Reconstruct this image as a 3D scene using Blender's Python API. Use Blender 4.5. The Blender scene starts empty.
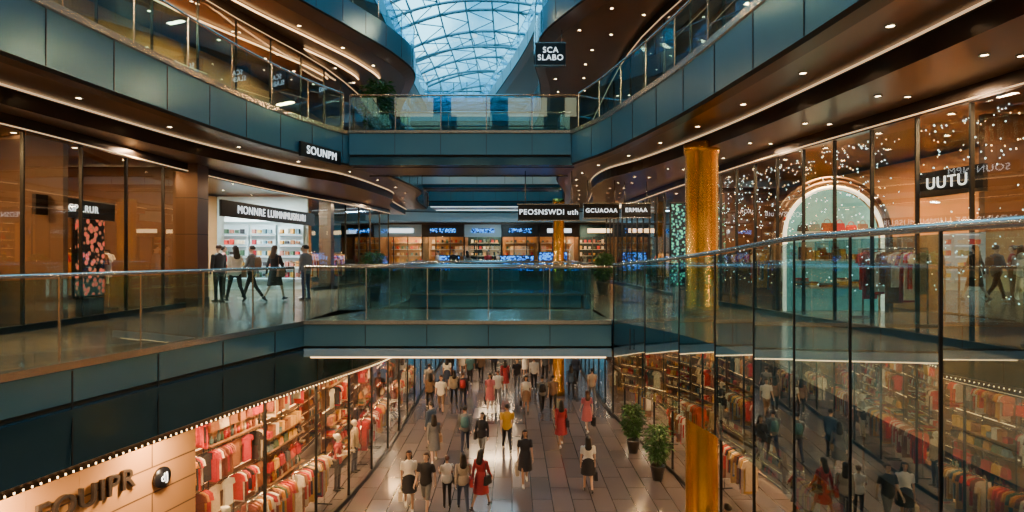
import bpy, math, random
import numpy as np
from mathutils import Vector, Matrix
random.seed(7); R=random
EYE=7.3; F=600.0
L0,L1,L2,L3,L4,ROOF=0.0,5.9,11.3,16.7,22.1,26.3
# ---------------------------------------------------------------- materials
MATS={}
def mat(name,col,rough=.5,metal=0,emit=0,ecol=None,noise=0,nscale=4,bump=0,spec=.5):
    if name in MATS: return MATS[name]
    m=bpy.data.materials.new(name); m.use_nodes=True
    nt=m.node_tree; b=nt.nodes['Principled BSDF']
    b.inputs['Base Color'].default_value=(*col,1); b.inputs['Roughness'].default_value=rough
    b.inputs['Metallic'].default_value=metal
    if 'Specular IOR Level' in b.inputs: b.inputs['Specular IOR Level'].default_value=spec
    if emit:
        b.inputs['Emission Color'].default_value=(*(ecol or col),1); b.inputs['Emission Strength'].default_value=emit
    if noise or bump:
        tc=nt.nodes.new('ShaderNodeTexCoord'); n=nt.nodes.new('ShaderNodeTexNoise'); n.inputs['Scale'].default_value=nscale
        n.inputs['Detail'].default_value=4
        nt.links.new(tc.outputs['Object'],n.inputs['Vector'])
        if noise:
            mx=nt.nodes.new('ShaderNodeMix'); mx.data_type='RGBA'
            mx.inputs[6].default_value=(*[c*(1-noise) for c in col],1); mx.inputs[7].default_value=(*[min(1,c*(1+noise)) for c in col],1)
            nt.links.new(n.outputs['Fac'],mx.inputs[0]); nt.links.new(mx.outputs[2],b.inputs['Base Color'])
        if bump:
            bp=nt.nodes.new('ShaderNodeBump'); bp.inputs['Strength'].default_value=bump; bp.inputs['Distance'].default_value=.02
            nt.links.new(n.outputs['Fac'],bp.inputs['Height']); nt.links.new(bp.outputs[0],b.inputs['Normal'])
    MATS[name]=m; return m
def glass(name,tint,base=.06,edge=.7,rough=.01,rcol=(.9,.97,1)):
    m=bpy.data.materials.new(name); m.use_nodes=True; nt=m.node_tree; nt.nodes.clear()
    o=nt.nodes.new('ShaderNodeOutputMaterial'); t=nt.nodes.new('ShaderNodeBsdfTransparent'); g=nt.nodes.new('ShaderNodeBsdfGlossy')
    t.inputs[0].default_value=(*tint,1); g.inputs['Color'].default_value=(*rcol,1); g.inputs['Roughness'].default_value=rough
    lw=nt.nodes.new('ShaderNodeLayerWeight'); lw.inputs['Blend'].default_value=.5
    p=nt.nodes.new('ShaderNodeMath'); p.operation='POWER'; p.inputs[1].default_value=3.0
    q=nt.nodes.new('ShaderNodeMath'); q.operation='MULTIPLY_ADD'; q.inputs[1].default_value=edge; q.inputs[2].default_value=base
    mx=nt.nodes.new('ShaderNodeMixShader')
    nt.links.new(lw.outputs['Facing'],p.inputs[0]); nt.links.new(p.outputs[0],q.inputs[0]); nt.links.new(q.outputs[0],mx.inputs[0])
    nt.links.new(t.outputs[0],mx.inputs[1]); nt.links.new(g.outputs[0],mx.inputs[2]); nt.links.new(mx.outputs[0],o.inputs[0])
    MATS[name]=m; return m
def brickmat(name,c1,c2,cm,w,h,rough,metal=0,mortar=.008,rot=0,axis='XY',rvar=.12):
    m=bpy.data.materials.new(name); m.use_nodes=True; nt=m.node_tree; b=nt.nodes['Principled BSDF']
    tc=nt.nodes.new('ShaderNodeTexCoord'); mp=nt.nodes.new('ShaderNodeMapping'); mp.inputs['Rotation'].default_value=(0,0,rot)
    br=nt.nodes.new('ShaderNodeTexBrick'); br.inputs['Scale'].default_value=1
    br.inputs['Color1'].default_value=(*c1,1); br.inputs['Color2'].default_value=(*c2,1); br.inputs['Mortar'].default_value=(*cm,1)
    br.inputs['Brick Width'].default_value=w; br.inputs['Row Height'].default_value=h; br.inputs['Mortar Size'].default_value=mortar
    if axis=='YZ':
        sp=nt.nodes.new('ShaderNodeSeparateXYZ'); cb=nt.nodes.new('ShaderNodeCombineXYZ')
        nt.links.new(tc.outputs['Object'],sp.inputs[0]); nt.links.new(sp.outputs['Y'],cb.inputs['X']); nt.links.new(sp.outputs['Z'],cb.inputs['Y'])
        nt.links.new(cb.outputs[0],mp.inputs['Vector'])
    else: nt.links.new(tc.outputs['Object'],mp.inputs['Vector'])
    nt.links.new(mp.outputs[0],br.inputs['Vector'])
    nt.links.new(br.outputs['Color'],b.inputs['Base Color'])
    n=nt.nodes.new('ShaderNodeTexNoise'); n.inputs['Scale'].default_value=.9; nt.links.new(tc.outputs['Object'],n.inputs['Vector'])
    ml=nt.nodes.new('ShaderNodeMath'); ml.operation='MULTIPLY_ADD'; ml.inputs[1].default_value=rvar*2; ml.inputs[2].default_value=rough-rvar
    nt.links.new(n.outputs['Fac'],ml.inputs[0]); nt.links.new(ml.outputs[0],b.inputs['Roughness']); b.inputs['Metallic'].default_value=metal
    MATS[name]=m; return m
def ledmat(name,c1,c2,scale,strength):
    m=bpy.data.materials.new(name); m.use_nodes=True; nt=m.node_tree; b=nt.nodes['Principled BSDF']
    b.inputs['Base Color'].default_value=(.01,.01,.015,1)
    tc=nt.nodes.new('ShaderNodeTexCoord'); v=nt.nodes.new('ShaderNodeTexVoronoi'); v.inputs['Scale'].default_value=scale
    r=nt.nodes.new('ShaderNodeValToRGB'); e=r.color_ramp.elements
    e[0].position=.25; e[0].color=(*c1,1); e[1].position=.55; e[1].color=(0,0,0,1)
    x=e.new(.4); x.color=(*c2,1)
    nt.links.new(tc.outputs['Object'],v.inputs['Vector']); nt.links.new(v.outputs['Distance'],r.inputs[0]); nt.links.new(r.outputs[0],b.inputs['Emission Color'])
    b.inputs['Emission Strength'].default_value=strength
    MATS[name]=m; return m
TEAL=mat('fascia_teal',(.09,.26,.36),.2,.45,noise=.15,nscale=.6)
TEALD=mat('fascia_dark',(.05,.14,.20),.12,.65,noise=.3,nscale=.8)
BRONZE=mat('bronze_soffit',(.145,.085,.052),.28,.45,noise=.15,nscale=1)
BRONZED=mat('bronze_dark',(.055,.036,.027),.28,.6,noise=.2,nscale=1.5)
JOINT=mat('joint_dark',(.006,.01,.012),.6)
STEEL=mat('brushed_steel',(.5,.54,.54),.22,.95)
DSTEEL=mat('dark_steel',(.04,.045,.05),.35,.8)
RSTEEL=mat('roof_steel',(.30,.50,.60),.4,.2)
WHITEP=mat('white_paint',(.46,.60,.66),.32,.1)
SOFFC=mat('cool_soffit',(.22,.30,.34),.3,.2)
GOLD=mat('gold_column',(.78,.43,.07),.25,.85,noise=.2,nscale=2)
WOOD=brickmat('wood_panel',(.48,.24,.085),(.40,.19,.065),(.10,.05,.025),3.0,.45,.4,axis='YZ',mortar=.015)
WARMWALL=mat('warm_wall',(.50,.255,.095),.6,noise=.35,nscale=.7)
BROWNWALL=mat('brown_wall',(.15,.08,.04),.5,noise=.3,nscale=.5)
WHITEWALL=mat('white_wall',(.70,.82,.80),.6)
FLOOR0=brickmat('floor_tiles',(.15,.128,.135),(.095,.087,.10),(.03,.028,.032),1.8,.6,.15,rot=math.pi/2,mortar=.014,rvar=.08)
FLOOR1=brickmat('upper_floor_tiles',(.27,.18,.11),(.23,.155,.10),(.08,.055,.04),1.2,1.2,.16,mortar=.008,rvar=.08)
GL_RAIL=glass('balustrade_glass',(.52,.78,.82),.15,.65,rcol=(.7,.93,.98))
GL_RAILB=glass('balustrade_glass_teal',(.36,.72,.84),.20,.65,rcol=(.6,.9,1))
GL_SHOP=glass('shopfront_glass',(.90,.89,.80),.13,.65)
GL_SCREEN=glass('screen_glass',(.38,.60,.66),.30,.6,rcol=(.75,.94,1))
GL_ROOF=glass('roof_glass',(.58,.88,.98),.04,.4)
GL_FAR=glass('curtain_glass',(.35,.62,.72),.15,.5)
LEDW=mat('warm_strip_light',(1,.72,.4),emit=4.5,ecol=(1,.60,.27))
LEDS=mat('soffit_strip_light',(1,.72,.4),emit=.9,ecol=(1,.66,.36))
LEDC=mat('cool_strip_light',(.9,1,1),emit=2,ecol=(.75,.95,1))
DOWN=mat('downlight_lens',(1,.85,.6),emit=30,ecol=(1,.72,.40))
FAIRY=mat('fairy_bulb',(.7,.9,1),emit=10,ecol=(.5,.85,1))
FAIRYW=mat('fairy_bulb_warm',(1,.8,.5),emit=9,ecol=(1,.65,.3))
SIGNB=mat('sign_black',(.006,.006,.008),.3)
SIGNW=mat('sign_letters_white',(.9,.95,1),emit=1.8,ecol=(.85,.95,1))
SIGNO=mat('sign_letters_dark',(.03,.02,.015),.4)
LEDBLUE=ledmat('blue_led_screen',(.03,.35,1),(.01,.15,.7),9,4)
LEDGRN=ledmat('green_led_screen',(.1,.8,.35),(.06,.25,.25),11,1.6)
LEDRED=ledmat('red_poster_pattern',(1,.08,.05),(.55,.2,.1),8,1.2)
ARCHG=mat('arch_teal_panel',(.15,.4,.42),.5,emit=.45,ecol=(.2,.7,.68),noise=.5,nscale=6)
LEAF=mat('leaf_green',(.05,.17,.035),.45,noise=.5,nscale=9)
LEAFD=mat('leaf_dark',(.02,.08,.03),.5,noise=.4,nscale=9)
POT=mat('pot_glaze',(.05,.045,.04),.3)
ITEMC=[(.62,.03,.02),(.42,.02,.04),(.75,.62,.45),(.03,.03,.04),(.65,.28,.03),(.10,.20,.26),(.8,.76,.68),(.28,.11,.04),(.7,.42,.08),(.06,.13,.08),(.45,.16,.12),(.2,.05,.03)]
ITEMS=[mat('cloth_%d'%i,c,.7,noise=.35,nscale=25) for i,c in enumerate(ITEMC)]
# ---------------------------------------------------------------- mesh builder
class MB:
    def __init__(s): s.v=[];s.f=[];s.m=[];s.sm=[];s.mats=[]
    def mi(s,m):
        if m not in s.mats: s.mats.append(m)
        return s.mats.index(m)
    def face(s,ids,m,sm=False): s.f.append(ids); s.m.append(s.mi(m)); s.sm.append(sm)
    def quad(s,a,b,c,d,m,sm=False):
        n=len(s.v); s.v+= [tuple(a),tuple(b),tuple(c),tuple(d)]; s.face((n,n+1,n+2,n+3),m,sm)
    def box(s,c,d,m,rz=0,taper=1,M=None):
        n=len(s.v); x,y,z=[q/2 for q in d]; ca,sa=math.cos(rz),math.sin(rz)
        for dz in(-z,z):
            t=taper if dz>0 else 1
            for dx,dy in((-x,-y),(x,-y),(x,y),(-x,y)):
                dx*=t;dy*=t
                p=Vector((c[0]+dx*ca-dy*sa,c[1]+dx*sa+dy*ca,c[2]+dz))
                if M is not None: p=M@p
                s.v.append(tuple(p))
        for f in((3,2,1,0),(4,5,6,7),(0,1,5,4),(1,2,6,5),(2,3,7,6),(3,0,4,7)): s.face(tuple(n+i for i in f),m)
    def rings(s,rs,m,cap=True,sm=True):
        n=len(s.v); k=len(rs[0])
        for r in rs: s.v+=[tuple(p) for p in r]
        for i in range(len(rs)-1):
            for j in range(k):
                a=n+i*k+j; b=n+i*k+(j+1)%k; s.face((a,b,b+k,a+k),m,sm)
        if cap:
            s.face(tuple(n+j for j in reversed(range(k))),m,sm); s.face(tuple(n+(len(rs)-1)*k+j for j in range(k)),m,sm)
    def tube(s,pts,r,m,n=8,sm=True):
        pts=[Vector(p) for p in pts]; rs=[]
        rr=r if isinstance(r,(list,tuple)) else [r]*len(pts)
        for i,p in enumerate(pts):
            t=(pts[min(i+1,len(pts)-1)]-pts[max(i-1,0)]); t.normalize()
            up=Vector((0,0,1)) if abs(t.z)<.95 else Vector((0,1,0))
            u=t.cross(up).normalized(); w=u.cross(t)
            rs.append([p+(u*math.cos(a)+w*math.sin(a))*rr[i] for a in [2*math.pi*j/n for j in range(n)]])
        s.rings(rs,m,True,sm)
    def capsule(s,a,b,ra,rb,m,n=10):
        a=Vector(a);b=Vector(b); d=(b-a); L=d.length
        d=d/L if L>1e-6 else Vector((0,0,1))
        P=[];Q=[]
        for t in(-80,-50,-20): q=math.radians(t); P.append(a+d*ra*math.sin(q)); Q.append(ra*math.cos(q))
        for t in(20,50,80): q=math.radians(t); P.append(b+d*rb*math.sin(q)); Q.append(rb*math.cos(q))
        up=Vector((0,0,1)) if abs(d.z)<.95 else Vector((0,1,0)); u=d.cross(up).normalized(); w=u.cross(d)
        s.rings([[p+(u*math.cos(x)+w*math.sin(x))*q for x in [2*math.pi*j/n for j in range(n)]] for p,q in zip(P,Q)],m)
    def ell(s,c,ax,m,nu=12,nv=8,fn=None):
        c=Vector(c); A=[Vector(a) for a in ax]; rs=[]
        for i in range(nv+1):
            th=math.pi*(i+.02)/(nv+.04)-math.pi/2
            r=[]
            for j in range(nu):
                ph=2*math.pi*j/nu
                p=c+A[0]*math.cos(th)*math.cos(ph)+A[1]*math.cos(th)*math.sin(ph)+A[2]*math.sin(th)
                r.append(fn(p) if fn else p)
            rs.append(r)
        s.rings(rs,m)
    def sph(s,c,r,m,nu=10,nv=6):
        if not isinstance(r,(tuple,list)): r=(r,r,r)
        s.ell(c,((r[0],0,0),(0,r[1],0),(0,0,r[2])),m,nu,nv)
    def mesh(s,name):
        me=bpy.data.meshes.new(name); me.from_pydata(s.v,[],s.f)
        for m in s.mats: me.materials.append(m)
        me.polygons.foreach_set('material_index',s.m); me.polygons.foreach_set('use_smooth',s.sm); me.update()
        return me
    def obj(s,name,parent=None,loc=(0,0,0),rz=0):
        return link(name,s.mesh(name),loc,rz,parent)
def link(name,me,loc=(0,0,0),rz=0,parent=None,sc=1):
    o=bpy.data.objects.new(name,me); bpy.context.scene.collection.objects.link(o)
    o.location=loc; o.rotation_euler=(0,0,rz); o.scale=(sc,sc,sc)
    if parent: o.parent=parent
    return o
def text(name,body,size,loc,rz,m,parent=None,ext=.015,bold=0):
    c=bpy.data.curves.new(name,'FONT'); c.body=body; c.size=size; c.extrude=ext; c.align_x='CENTER'; c.align_y='CENTER'; c.offset=bold; c.space_character=1.12
    c.materials.append(m); o=bpy.data.objects.new(name,c); bpy.context.scene.collection.objects.link(o)
    o.location=loc; o.rotation_euler=(math.pi/2,0,rz)
    if parent: o.parent=parent
    return o
def area(loc,sx,sy,power,col,rot=(0,0,0),name='ceiling_lamp'):
    l=bpy.data.lights.new(name,'AREA'); l.shape='RECTANGLE'; l.size=sx; l.size_y=sy; l.energy=power; l.color=col
    o=bpy.data.objects.new(name,l); o.location=loc; o.rotation_euler=rot; bpy.context.scene.collection.objects.link(o); return o
# ---------------------------------------------------------------- paths
def resample(pts,step):
    P=[Vector((*p,0)) if len(p)==2 else Vector(p) for p in pts]; P=[P[0]*2-P[1]]+P+[P[-1]*2-P[-2]]; D=[]
    for i in range(1,len(P)-2):
        for k in range(20):
            t=k/20; a,b,c,d=P[i-1],P[i],P[i+1],P[i+2]
            D.append(.5*((2*b)+(c-a)*t+(2*a-5*b+4*c-d)*t*t+(3*b-a-3*c+d)*t**3))
    D.append(P[-2]); L=[0]
    for i in range(1,len(D)): L.append(L[-1]+(D[i]-D[i-1]).length)
    n=max(2,round(L[-1]/step)); out=[]; j=0
    for i in range(n+1):
        s=L[-1]*i/n
        while j<len(L)-2 and L[j+1]<s: j+=1
        t=(s-L[j])/max(1e-6,L[j+1]-L[j]); out.append(D[j].lerp(D[j+1],min(1,t)))
    return out
def normals(p,side):  # side -1 = west wall (normal +x), +1 = east wall
    N=[]
    for i in range(len(p)):
        t=p[min(i+1,len(p)-1)]-p[max(i-1,0)]; t.z=0; t.normalize()
        n=Vector((t.y,-t.x,0)); N.append(n if side<0 else -n)
    return N
def slab(name,pts,side,z,prof,X,top,mats,soffit,joint=(0,-1.1),step=.5,jstep=1.4):
    p=resample(pts,step); N=normals(p,side); mb=MB(); 
    for i in range(len(p)-1):
        q=[[p[k]+N[k]*o+Vector((0,0,z+dz)) for o,dz in prof] for k in(i,i+1)]
        for k in range(len(prof)-1):
            mb.quad(q[0][k],q[1][k],q[1][k+1],q[0][k+1],mats[k],True)
        a,b=q[0][0],q[1][0]; mb.quad(a,b,(X,b.y,z),(X,a.y,z),top)
        a,b=q[0][-1],q[1][-1]; mb.quad(a,b,(X,b.y,b.z),(X,a.y,a.z),soffit)
    pj=resample(pts,jstep); Nj=normals(pj,side)
    for k,q in enumerate(pj):
        c=q+Nj[k]*.004; a=math.atan2(Nj[k].y,Nj[k].x)
        mb.box((c.x,c.y,z+(joint[0]+joint[1])/2),(.012,.018,abs(joint[0]-joint[1])-.02),JOINT,a)
    return mb.obj(name)
def balustrade(name,pts,side,z,h=1.15,w=1.3,inset=-.06,g=None,zb=None,topf=None,post=.03,r=.026):
    p=resample(pts,w); N=normals(p,side); mb=MB(); g=g or GL_RAIL; zb=z if zb is None else zb
    tp=[]
    for k in range(len(p)):
        zt=topf(p[k]) if topf else z+h
        tp.append(p[k]+N[k]*inset+Vector((0,0,zt)))
    for k in range(len(p)-1):
        a=tp[k].copy();b=tp[k+1].copy(); d=(b-a)*.012; a+=d;b-=d
        mb.quad((a.x,a.y,zb),(b.x,b.y,zb),(b.x,b.y,b.z-.05),(a.x,a.y,a.z-.05),g)
    pf=resample([tuple(t) for t in tp],.4)
    mb.tube(pf,r,STEEL)
    for k in range(len(p)):
        t=tp[k]; mb.box((t.x,t.y,(t.z+zb)/2),(.014,post,t.z-zb-.03),DSTEEL if zb<z else STEEL,math.atan2(N[k].y,N[k].x)+math.pi/2)
    return mb.obj(name)
def storefront(name,pts,side,z0,z1,w=1.5,g=None,skip=None,header=.35,head=BRONZED,strip=LEDS,trans=None,mul=.03):
    p=resample(pts,w); N=normals(p,side); mb=MB(); g=g or GL_SHOP
    for k in range(len(p)-1):
        a,b=p[k],p[k+1]; mid=(a+b)/2
        op=skip and skip(mid.y)
        if not op: mb.quad((a.x,a.y,z0+.1),(b.x,b.y,z0+.1),(b.x,b.y,z1-header),(a.x,a.y,z1-header),g)
        L=(b-a).length; ang=math.atan2((b-a).y,(b-a).x)
        mb.box((mid.x,mid.y,z1-header/2),(L,.16,header),head,ang)
        n=N[k]; mb.box((mid.x+n.x*.09,mid.y+n.y*.09,z1-header+.04),(L,.02,.02),strip,ang)
        if not op:
            mb.box((mid.x,mid.y,z0+.06),(L,.1,.12),DSTEEL,ang)
            if trans: mb.box((mid.x,mid.y,z0+trans),(L,.05,.04),DSTEEL,ang)
    for k in range(len(p)):
        if skip and skip(p[k].y): continue
        mb.box((p[k].x,p[k].y,(z0+z1)/2),(mul,.07,z1-z0-.02),DSTEEL,math.atan2(N[k].y,N[k].x)+math.pi/2)
    return mb.obj(name)
# ---------------------------------------------------------------- shell
PL1L=[(-7.6,-6),(-7.2,0),(-6.7,4),(-6.05,7.2),(-5.1,11),(-4.25,13.8),(-3.5,16.5),(-3.35,19),(-3.9,23),(-4.6,28),(-4.8,33)]
PL1R=[(3.0,-6),(2.95,0),(2.95,3),(3.0,4.5),(3.15,6.5),(3.2,8.5),(2.85,10.8),(2.1,13),(1.95,15.5),(2.3,19),(2.8,26),(3.2,33)]
PL2L=[(-9.5,-6),(-8.6,0),(-7.6,6),(-7.1,11),(-6.6,15),(-5.7,18.2),(-4.7,20.5),(-4.2,24),(-4.1,27.5),(-4.9,31),(-5.2,37)]
PL2R=[(5.2,-6),(4.7,0),(4.15,5),(3.85,9),(3.4,13),(2.6,17),(1.8,19.6),(1.7,23),(2.4,28),(3.0,36)]
PL3L=[(-9.5,-6),(-9,4),(-8.5,12),(-7.5,18),(-6.0,22),(-4.9,25),(-4.5,28),(-5.6,32),(-7,38),(-7.3,50),(-7,66)]
PL3R=[(6.4,-6),(5.8,4),(5.2,12),(3.6,17),(2.0,20.5),(1.1,23),(.95,26),(1.4,30),(1.6,36),(.6,45),(-1.6,55),(-4.2,66)]
PL4R=[(6,-6),(5.6,8),(5,16),(3.2,24),(2.0,32),(.9,40),(-.7,48),(-2.7,57),(-4.8,66)]
PL4L=[(-9,-6),(-9,10),(-8.2,22),(-7.4,30),(-7.8,45),(-8,66)]
XL,XR=-16.0,14.0
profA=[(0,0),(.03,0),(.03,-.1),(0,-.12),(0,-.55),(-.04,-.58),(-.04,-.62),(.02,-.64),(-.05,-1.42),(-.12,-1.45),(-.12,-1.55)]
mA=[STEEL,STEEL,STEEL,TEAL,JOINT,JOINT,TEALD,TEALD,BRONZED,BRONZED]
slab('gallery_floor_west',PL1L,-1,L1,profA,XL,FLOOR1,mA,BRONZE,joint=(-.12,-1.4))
profR=[(-.12,0),(-.12,-.5),(-.2,-.55),(-.2,-1.0),(-.5,-1.1),(-.6,-1.35)]
slab('gallery_floor_east',PL1R,1,L1,profR,XR,FLOOR1,[TEAL,JOINT,TEALD,BRONZED,BRONZED],BRONZE,joint=(-.06,-.5))
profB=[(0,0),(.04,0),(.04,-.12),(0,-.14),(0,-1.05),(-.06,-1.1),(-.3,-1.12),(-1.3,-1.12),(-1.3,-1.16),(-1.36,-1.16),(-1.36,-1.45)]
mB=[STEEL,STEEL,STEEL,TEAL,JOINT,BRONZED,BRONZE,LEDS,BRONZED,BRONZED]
slab('upper_gallery_floor_west',PL2L,-1,L2,profB,XL,FLOOR1,mB,BRONZE,joint=(-.14,-1.05))
slab('upper_gallery_floor_east',PL2R,1,L2,profB,XR,FLOOR1,mB,BRONZE,joint=(-.14,-1.05))
profC=[(0,0),(0,-.95),(-.05,-1.0),(-.5,-1.2)]
slab('third_gallery_floor_west',PL3L,-1,L3,profC,XL,FLOOR1,[TEAL,JOINT,BRONZE],BRONZE,joint=(-.05,-.9))
slab('third_gallery_floor_east',PL3R,1,L3,profC,XR,FLOOR1,[TEAL,JOINT,BRONZE],BRONZE,joint=(-.05,-.9))
slab('fourth_gallery_floor_west',PL4L,-1,L4,profC,XL,FLOOR1,[WHITEP,JOINT,SOFFC],SOFFC,joint=(-.05,-.9),jstep=3)
slab('fourth_gallery_floor_east',PL4R,1,L4,profC,XR,FLOOR1,[WHITEP,JOINT,SOFFC],SOFFC,joint=(-.05,-.9),jstep=3)
mb=MB(); mb.quad((XL,-8,0),(XR,-8,0),(XR,70,0),(XL,70,0),FLOOR0); mb.obj('floor')
for nm,x in(('wall_west',XL),('wall_east',XR)):
    mb=MB(); mb.box((x+(-.1 if x<0 else .1),31,15),(.2,78,30),BROWNWALL); mb.obj(nm)
mb=MB(); mb.box((-1,-8.1,15),(30,.2,30),BROWNWALL)
for z in(L0,L1,L2,L3):
    for k in range(6): mb.box((-12+k*4.4,-7.95,z+2.2),(3,.06,1.6),mat('rear_glow_panel',(1,.7,.4),emit=1.5,ecol=(1,.6,.3)))  # unseen glowing panels added behind the camera to give reflections
mb.obj('wall_south')
mb=MB()
mb.box((-1,49,L1-.5),(29.8,31.8,1.0),TEAL); mb.box((-1,49,L1+.005),(29.8,31.8,.01),FLOOR1)
mb.obj('concourse_floor')
mb=MB(); mb.box((-1,59,L2-.5),(29.8,14,1.0),TEAL); mb.box((-1,59,L2+.005),(29.8,14,.01),FLOOR1); mb.obj('upper_concourse_floor')
mb=MB()
for z in [L0+.3+i*1.35 for i in range(20)]: mb.box((-1,68,z),(29.8,.18,.1),DSTEEL)
for x in np.arange(-15.6,13.9,1.5): mb.box((x,68,13.5),(.1,.2,27),DSTEEL)
mb.quad((-15.9,68.05,0),(13.9,68.05,0),(13.9,68.05,27),(-15.9,68.05,27),GL_FAR)
for z in(L3,L4): mb.box((-1,67.2,z-.4),(29.8,1.2,.9),TEAL)
for k in range(7): mb.box((-10+k*2.6,67.4,L3+2.2),(1.9,.3,2.6),mat('lit_window',(.9,.8,.6),emit=.8,ecol=(.9,.8,.55)))
mb.box((-6.5,66.4,L4+.3),(6,.2,.8),mat('amber_strip',(1,.7,.2),emit=3,ecol=(1,.62,.18)))
mb.obj('window_1')
def far_front(y,z0,z1,x0,x1,seed,name='far_shopfront'):
    r=random.Random(seed); mb=MB(); x=x0
    while x<x1-1:
        w=min(r.uniform(2.6,4),x1-x)
        mb.box((x+w/2,y,z1-.45),(w-.05,.3,.9),r.choice([SIGNB,BRONZED,TEALD,WHITEP]))
        mb.box((x+w/2,y-.18,z1-.45),(w*.6,.04,.3),r.choice([SIGNW,LEDBLUE,LEDBLUE,LEDW]))
        for q in np.linspace(x,x+w,4): mb.box((q,y,(z0+z1)/2),(.06,.14,z1-z0),DSTEEL)
        mb.quad((x,y,z0),(x+w,y,z0),(x+w,y,z1-.9),(x,y,z1-.9),GL_SHOP)
        mb.box((x+w/2,y+3.2,(z0+z1)/2),(w,.1,z1-z0),r.choice([WARMWALL,WARMWALL,WHITEWALL,TEALD])); mb.box((x,y+1.6,(z0+z1)/2),(.12,3.2,z1-z0),BROWNWALL)
        for k in range(5):
            mb.box((x+w/2,y+2.9,z0+.4+k*.5),(w*.8,.4,.03),WHITEP)
            for t in range(7): mb.box((x+w*.15+t*w*.115,y+2.8,z0+.54+k*.5),(.16,.2,r.uniform(.12,.3)),r.choice(ITEMS))
        x+=w
    mb.box(((x0+x1)/2,y+1.6,z1+.06),(x1-x0,3.6,.12),BRONZED)
    mb.obj(name)
far_front(44,L1+.01,L1+3.7,-12.5,11,1); far_front(60,L2+.01,L2+3.9,-12,11,2); far_front(50,0.01,4.6,-4.6,4.2,3)
mb=MB()
pp=[(x,43.4-.03*(x+1)**2,0) for x in np.arange(-10,8.1,.6)]
for a,b in zip(pp,pp[1:]):
    for z0,z1,m in((L1+3.85,L1+4.5,WHITEP),(L1+4.5,L1+4.56,JOINT),(L1+4.56,L1+4.95,SOFFC)): mb.quad((a[0],a[1],z0),(b[0],b[1],z0),(b[0],b[1],z1),(a[0],a[1],z1),m)
    mb.quad((a[0],a[1],L1+3.85),(b[0],b[1],L1+3.85),(b[0],46,L1+3.85),(a[0],46,L1+3.85),WHITEP); mb.quad((a[0],a[1],L1+4.95),(b[0],b[1],L1+4.95),(b[0],51,L1+4.95),(a[0],51,L1+4.95),WHITEP)
mb.obj('curved_bulkhead')
# roof
def rz(x,y): return ROOF-.035*(x+2)**2+ .25*math.sin(y*.35)
mb=MB(); XA,XB=-9.5,6.5; YA,YB=-6,67
for y in np.arange(YA,YB+.1,4): mb.tube([(x,y,rz(x,y)) for x in np.arange(XA,XB+.1,1)],.13,RSTEEL,6)
for x in np.arange(XA,XB+.1,2): mb.tube([(x,y,rz(x,y)) for y in np.arange(YA,YB+.1,2)],.07,RSTEEL,5)
for y0 in np.arange(YA,YB-1,4):
    for x0 in np.arange(XA,XB-1,2):
        a=(x0,y0,rz(x0,y0)); b=(x0+2,y0+2,rz(x0+2,y0+2)); d=(x0,y0+4,rz(x0,y0+4))
        mb.tube([a,b],.05,RSTEEL,4); mb.tube([b,d],.05,RSTEEL,4)
for y0 in np.arange(YA,YB,8):
    ch=lambda x:rz(x,y0)-1.1-.02*(8-abs(x+1.5))**1.2
    mb.tube([(x,y0,ch(x)) for x in np.arange(XA,XB+.1,1)],.1,RSTEEL,6)
    for x in np.arange(XA,XB+.1,1): mb.tube([(x,y0,rz(x,y0)),(x+(.5 if x<XB-.5 else -.5),y0,ch(x))],.04,RSTEEL,4)
mb.obj('roof_truss')
mb=MB()
for y0 in np.arange(YA,YB-1,2):
    for x0 in np.arange(XA,XB,2):
        mb.quad((x0,y0,rz(x0,y0)+.15),(x0+2,y0,rz(x0+2,y0)+.15),(x0+2,y0+2,rz(x0+2,y0+2)+.15),(x0,y0+2,rz(x0,y0+2)+.15),GL_ROOF)
mb.obj('skylight')
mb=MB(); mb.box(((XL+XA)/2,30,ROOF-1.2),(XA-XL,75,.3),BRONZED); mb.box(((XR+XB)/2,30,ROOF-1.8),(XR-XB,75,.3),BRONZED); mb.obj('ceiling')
# balustrades
balustrade('glass_balustrade',[(-7.6,-6),(-7.2,0),(-6.7,4),(-6.05,7.2),(-5.1,11),(-4.6,12.8)],-1,L1)
balustrade('glass_balustrade',[(-3.7,15.8),(-3.5,16.5),(-3.35,19),(-3.9,23),(-4.6,28),(-4.8,32.8)],-1,L1)
topf=lambda q: 7.1+.4*max(0,min(1,(13-q.y)/6))
balustrade('glass_screen_balustrade',[(3.0,-6),(2.95,0),(2.95,3),(3.0,4.5),(3.15,6.5),(3.2,8.5),(2.85,10.8),(2.2,12.85)],1,L1,w=1.25,inset=.03,g=GL_SCREEN,zb=L1-1.35,topf=topf,r=.035,post=.022)
balustrade('glass_balustrade',[(2.0,15.8),(2.3,19),(2.8,26),(3.2,32.8)],1,L1)
balustrade('glass_balustrade',[(-9.5,-6),(-8.6,0),(-7.6,6),(-7.1,11),(-6.6,15),(-5.7,18.2),(-5.3,19.0)],-1,L2,g=GL_RAILB,w=1.6)
balustrade('glass_balustrade',[(-4.4,21.8),(-4.2,24),(-4.1,27.5),(-4.9,31),(-5.2,35.8)],-1,L2,g=GL_RAILB)
balustrade('glass_balustrade',[(5.2,-6),(4.7,0),(4.15,5),(3.85,9),(3.4,13),(2.6,17),(2.05,19)],1,L2,g=GL_RAILB,w=1.6)
balustrade('glass_balustrade',[(1.75,21.8),(1.7,23),(2.4,28),(3.0,35.8)],1,L2,g=GL_RAILB)
balustrade('glass_balustrade',PL3L,-1,L3,w=2,g=GL_RAILB); balustrade('glass_balustrade',PL3R,1,L3,w=2,g=GL_RAILB)
balustrade('glass_balustrade',PL4L,-1,L4,w=3,g=GL_RAILB); balustrade('glass_balustrade',PL4R,1,L4,w=3,g=GL_RAILB)
mb=MB()
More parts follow.
